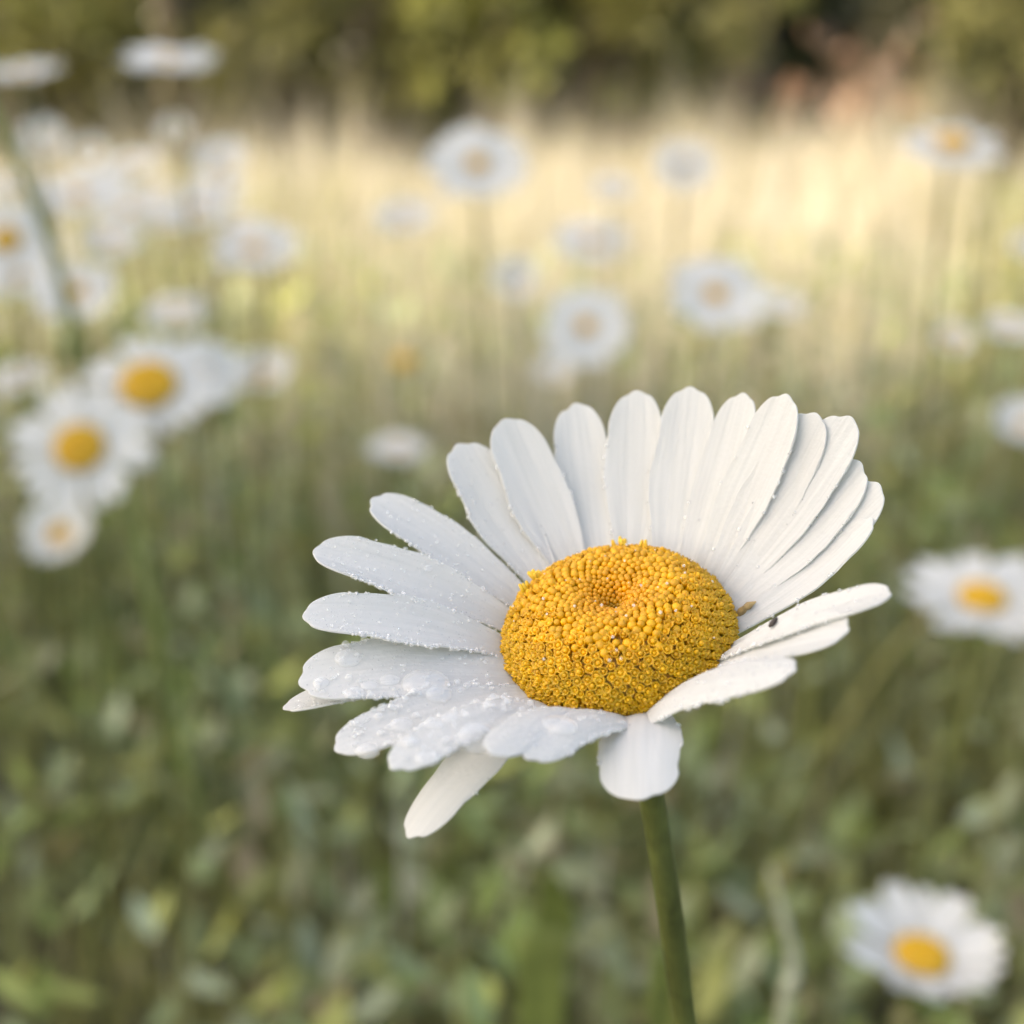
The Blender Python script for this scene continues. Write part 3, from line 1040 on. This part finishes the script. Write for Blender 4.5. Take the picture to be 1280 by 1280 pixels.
BG = [
 (1152, 1196, .43, 212, 80, 8, 'cup', 'cupped daisy low at the lower right corner', .33, .25),
 (1228, 748, .50, 196, 74, -4, 'flat', 'daisy cut by the right edge above the lower right one', .30, .12),
 (100, 560, .52, 178, 38, 4, 'flat', 'larger daisy facing the viewer in the left cluster', .36, .05),
 (186, 482, .55, 172, 52, 6, 'flat', 'daisy with high yellow dome at the top of the left cluster', .42, .02),
 (258, 465, .66, 95, 35, 25, 'flat', 'discless looking daisy touching the right of the domed daisy', .15, .1),
 (75, 668, .72, 100, 45, -5, 'cup', 'small pale daisy hanging below the left cluster', .30, .3),
 (328, 470, .92, 84, 60, 0, 'cup', 'small daisy to the right of the left cluster', .28, .3),
 (497, 563, .95, 80, 78, 0, 'flat', 'small flat daisy alone left of the big daisy', .2, .1),
 (733, 408, .70, 120, 40, 0, 'flat', 'daisy just above the tallest petals of the big daisy', .19, .05),
 (895, 368, .72, 135, 52, 4, 'flat', 'daisy at the lower border of the sunlit strip', .2, .05),
 (597, 205, .80, 132, 45, 0, 'flat', 'tall daisy at the top centre facing the viewer', .2, .05),
 (1192, 180, .72, 128, 68, 0, 'flat', 'side-on daisy with raised yellow dome at the upper right', .34, -.05),
 (212, 75, .74, 124, 75, 8, 'flat', 'side-on daisy against the dark wood at the upper left', .17, .02),
 (30, 92, .74, 100, 75, -16, 'flat', 'tilted side-on daisy at the top left corner', .17, .1),
 (320, 312, .82, 122, 68, 0, 'flat', 'wide flat daisy left of the sunlit strip', .22, .08),
 (100, 245, 1.0, 120, 70, 0, 'flat', 'wide daisy in the bright patch on the left', .22, .08),
 (160, 262, 1.25, 80, 70, 10, 'flat', 'pale daisy between the two bright patch daisies', .22, .1),
 (245, 262, 1.1, 95, 68, 0, 'flat', 'daisy in the bright patch below the round white one', .22, .1),
 (8, 300, .72, 110, 40, 10, 'flat', 'daisy with orange disc cut by the left edge', .34, .05),
 (276, 204, 1.15, 72, 50, 0, 'cup', 'small round white daisy right of the leafy stalk group', .22, .2),
 (55, 176, 1.3, 62, 30, 0, 'cup', 'small hazy daisy under the tilted corner daisy', .22, .2),
 (113, 192, 1.5, 48, 25, 0, 'cup', 'small pinkish hazy daisy second from the corner one', .3, .3),
 (220, 168, 1.4, 52, 30, 0, 'cup', 'half open dim daisy under the upper left side-on one', .3, .6),
 (855, 208, 1.3, 78, 40, 0, 'flat', 'faint bluish daisy in front of the straw strip', .2, .1),
 (505, 272, 1.2, 82, 65, 0, 'flat', 'faint flat daisy lower left of the top centre daisy', .2, .1),
 (645, 352, 1.2, 66, 35, 0, 'cup', 'dim greyish daisy left of the one above the big petals', .2, .3),
 (1190, 427, 1.3, 54, 50, 0, 'cup', 'dim pinkish daisy below the right end of the strip', .3, .4),
 (1264, 410, .95, 72, 70, 0, 'flat', 'small white daisy at the right edge by the dim pinkish one', .2, .1),
 (1282, 532, .80, 90, 55, 0, 'cup', 'daisy cut by the right edge halfway down', .2, .2),
 (1284, 312, 1.1, 50, 55, 0, 'cup', 'tiny daisy cut by the right edge below the side-on one', .2, .2),
 (740, 302, 1.25, 105, 65, 0, 'flat', 'pale daisy fading into the straw above the middle', .2, .1),
 (95, 365, .85, 112, 55, 0, 'flat', 'daisy behind the leaning green stalk', .24, .1),
 (22, 345, .95, 90, 55, 0, 'flat', 'daisy left of the leaning green stalk', .24, .1),
 (25, 474, .95, 72, 65, 0, 'flat', 'dim daisy just above the left cluster at the edge', .2, .1),
 (765, 236, 1.2, 56, 60, 0, 'flat', 'very faint small daisy in the straw strip', .2, .1),
 (692, 468, 1.2, 54, 60, 0, 'cup', 'faint daisy directly behind the top left big petals', .2, .3),
 (978, 382, 1.1, 58, 65, 0, 'flat', 'faint daisy right of the strip border daisy', .2, .1),
 (222, 392, 1.1, 92, 72, 0, 'flat', 'greenish hazy daisy above the left cluster', .2, .1),
 (165, 565, .66, 70, 70, 20, 'droop', 'drooping daisy half hidden behind the left cluster', .2, .1),
]
MASS = [(20, 235, 1.2), (62, 262, 1.4), (130, 232, 1.3), (188, 244, 1.5), (215, 275, 1.3), (270, 240, 1.3), (40, 315, 1.0), (140, 300, 1.2), (300, 285, 1.4), (165, 205, 1.35)]
for px, py, d in MASS:
    BG.append((px, py, d, 115 / (d + .2), 62 + (px % 7) * 2, (px % 11) * 3 - 15, 'flat', 'pale hazy daisy in the crowd massed on the bright left side', .2, .1))
for px, py, d, w, el, az, form, lab, dr_, lift in BG:
    bg_daisy(px, py, d, w, el, az, form, lab, dr_, 20 + int(px) % 5, lift)

# leaning stalk at the left edge
c = [at(150, 560, .64), at(103, 440, .60), at(62, 300, .55), at(22, 205, .52), at(-30, 100, .50), at(-70, 10, .49)]
g0 = Vector((c[0].x + .03, c[0].y + .05, -.02))
root = empty('flower_stalk', (g0.x, g0.y, 0), 'bare green stalk leaning across the left edge', 'stalk')
rt = Vector((g0.x, g0.y, 0))
sp = curve_pts([g0 - rt, (g0 + c[0]) / 2 - rt + Vector((-.004, 0, 0))] + [p - rt for p in c], 40)
v, f = tube(sp, [.0028 - .0010 * i / 40 for i in range(41)], 10)
link('stem', mesh('stem', v, f), M_STALK, root)
v = [(math.sin(a_) * .004 * math.cos(b_), math.sin(a_) * .004 * math.sin(b_), .0045 * -math.cos(a_)) for a_ in np.linspace(.1, 3.04, 9) for b_ in np.linspace(0, 2 * math.pi, 12, endpoint=False)]
o = link('bud', mesh('bud', v, grid_faces(9, 12, True)), M_BRACT, root); o.location = c[-1] - rt

# small companions in the grass
def stalk(name, pts, rad, label, cat, mat):
    g_ = Vector((pts[-1].x, pts[-1].y + .03, -.01))
    root_ = empty(name, (g_.x, g_.y, 0), label, cat)
    rt_ = Vector((g_.x, g_.y, 0))
    sp_ = curve_pts([p - rt_ for p in pts] + [(pts[-1] + g_) / 2 - rt_, g_ - rt_], 30)
    v_, f_ = tube(sp_, [rad * (.25 + .75 * min(1, i / 12)) for i in range(31)], 8)
    link('stem', mesh('stem', v_, f_), mat, root_)
    return root_, rt_


M_PALE = mat_plain('pale_stalk', (.40, .42, .30), .6, .2, 300., .2)
M_LIME = mat_plain('lime_leaf', (.22, .26, .07), .5, .25, 120., .4)
stalk('grass_stalk', [at(962, 1082, .36), at(980, 1150, .36), at(992, 1210, .365), at(978, 1285, .37)], .0019,
      'pale bent grass stalk between the big stem and the lower right daisy', 'grass stalk', M_PALE)


def blade_leaf(p_tip, p_base, width, label):
    g_ = Vector((p_base.x, p_base.y + .015, 0))
    root_ = empty('leaf_blade', g_, label, 'leaf')
    v_ = []
    c_ = curve_pts([g_ - g_, p_base - g_, (p_base + p_tip) / 2 - g_ + Vector((.003, .004, 0)), p_tip - g_], 18)
    for i, p in enumerate(c_):
        w_ = width * .5 * math.sin(math.pi * min(1, .08 + .92 * i / 18)) ** .7 + .0002
        for q_, z_ in ((-1, .0012), (-.5, .0003), (0, -.0004), (.5, .0003), (1, .0012)):
            v_.append(p + Vector((q_ * w_, -z_, 0)))
    o_ = link('blade', mesh('blade', v_, grid_faces(19, 5)), M_LIME, root_)
    m_ = o_.modifiers.new('thickness', 'SOLIDIFY'); m_.thickness = .0004


blade_leaf(at(688, 1085, .37), at(676, 1250, .39), .013, 'upright yellow green leaf in the grass left of the big stem')
blade_leaf(at(818, 1240, .26), at(826, 1300, .265), .005, 'small green leaf tip right beside the big stem at the bottom edge')
r_ = bg_daisy(506, 452, 1.15, 88, 60, 0, 'flat', 'small yellow flower head without white petals in the middle distance', .32, 0, 0)
r_.name = 'yellow_flower'; r_['category'] = 'flower'; del r_['group']
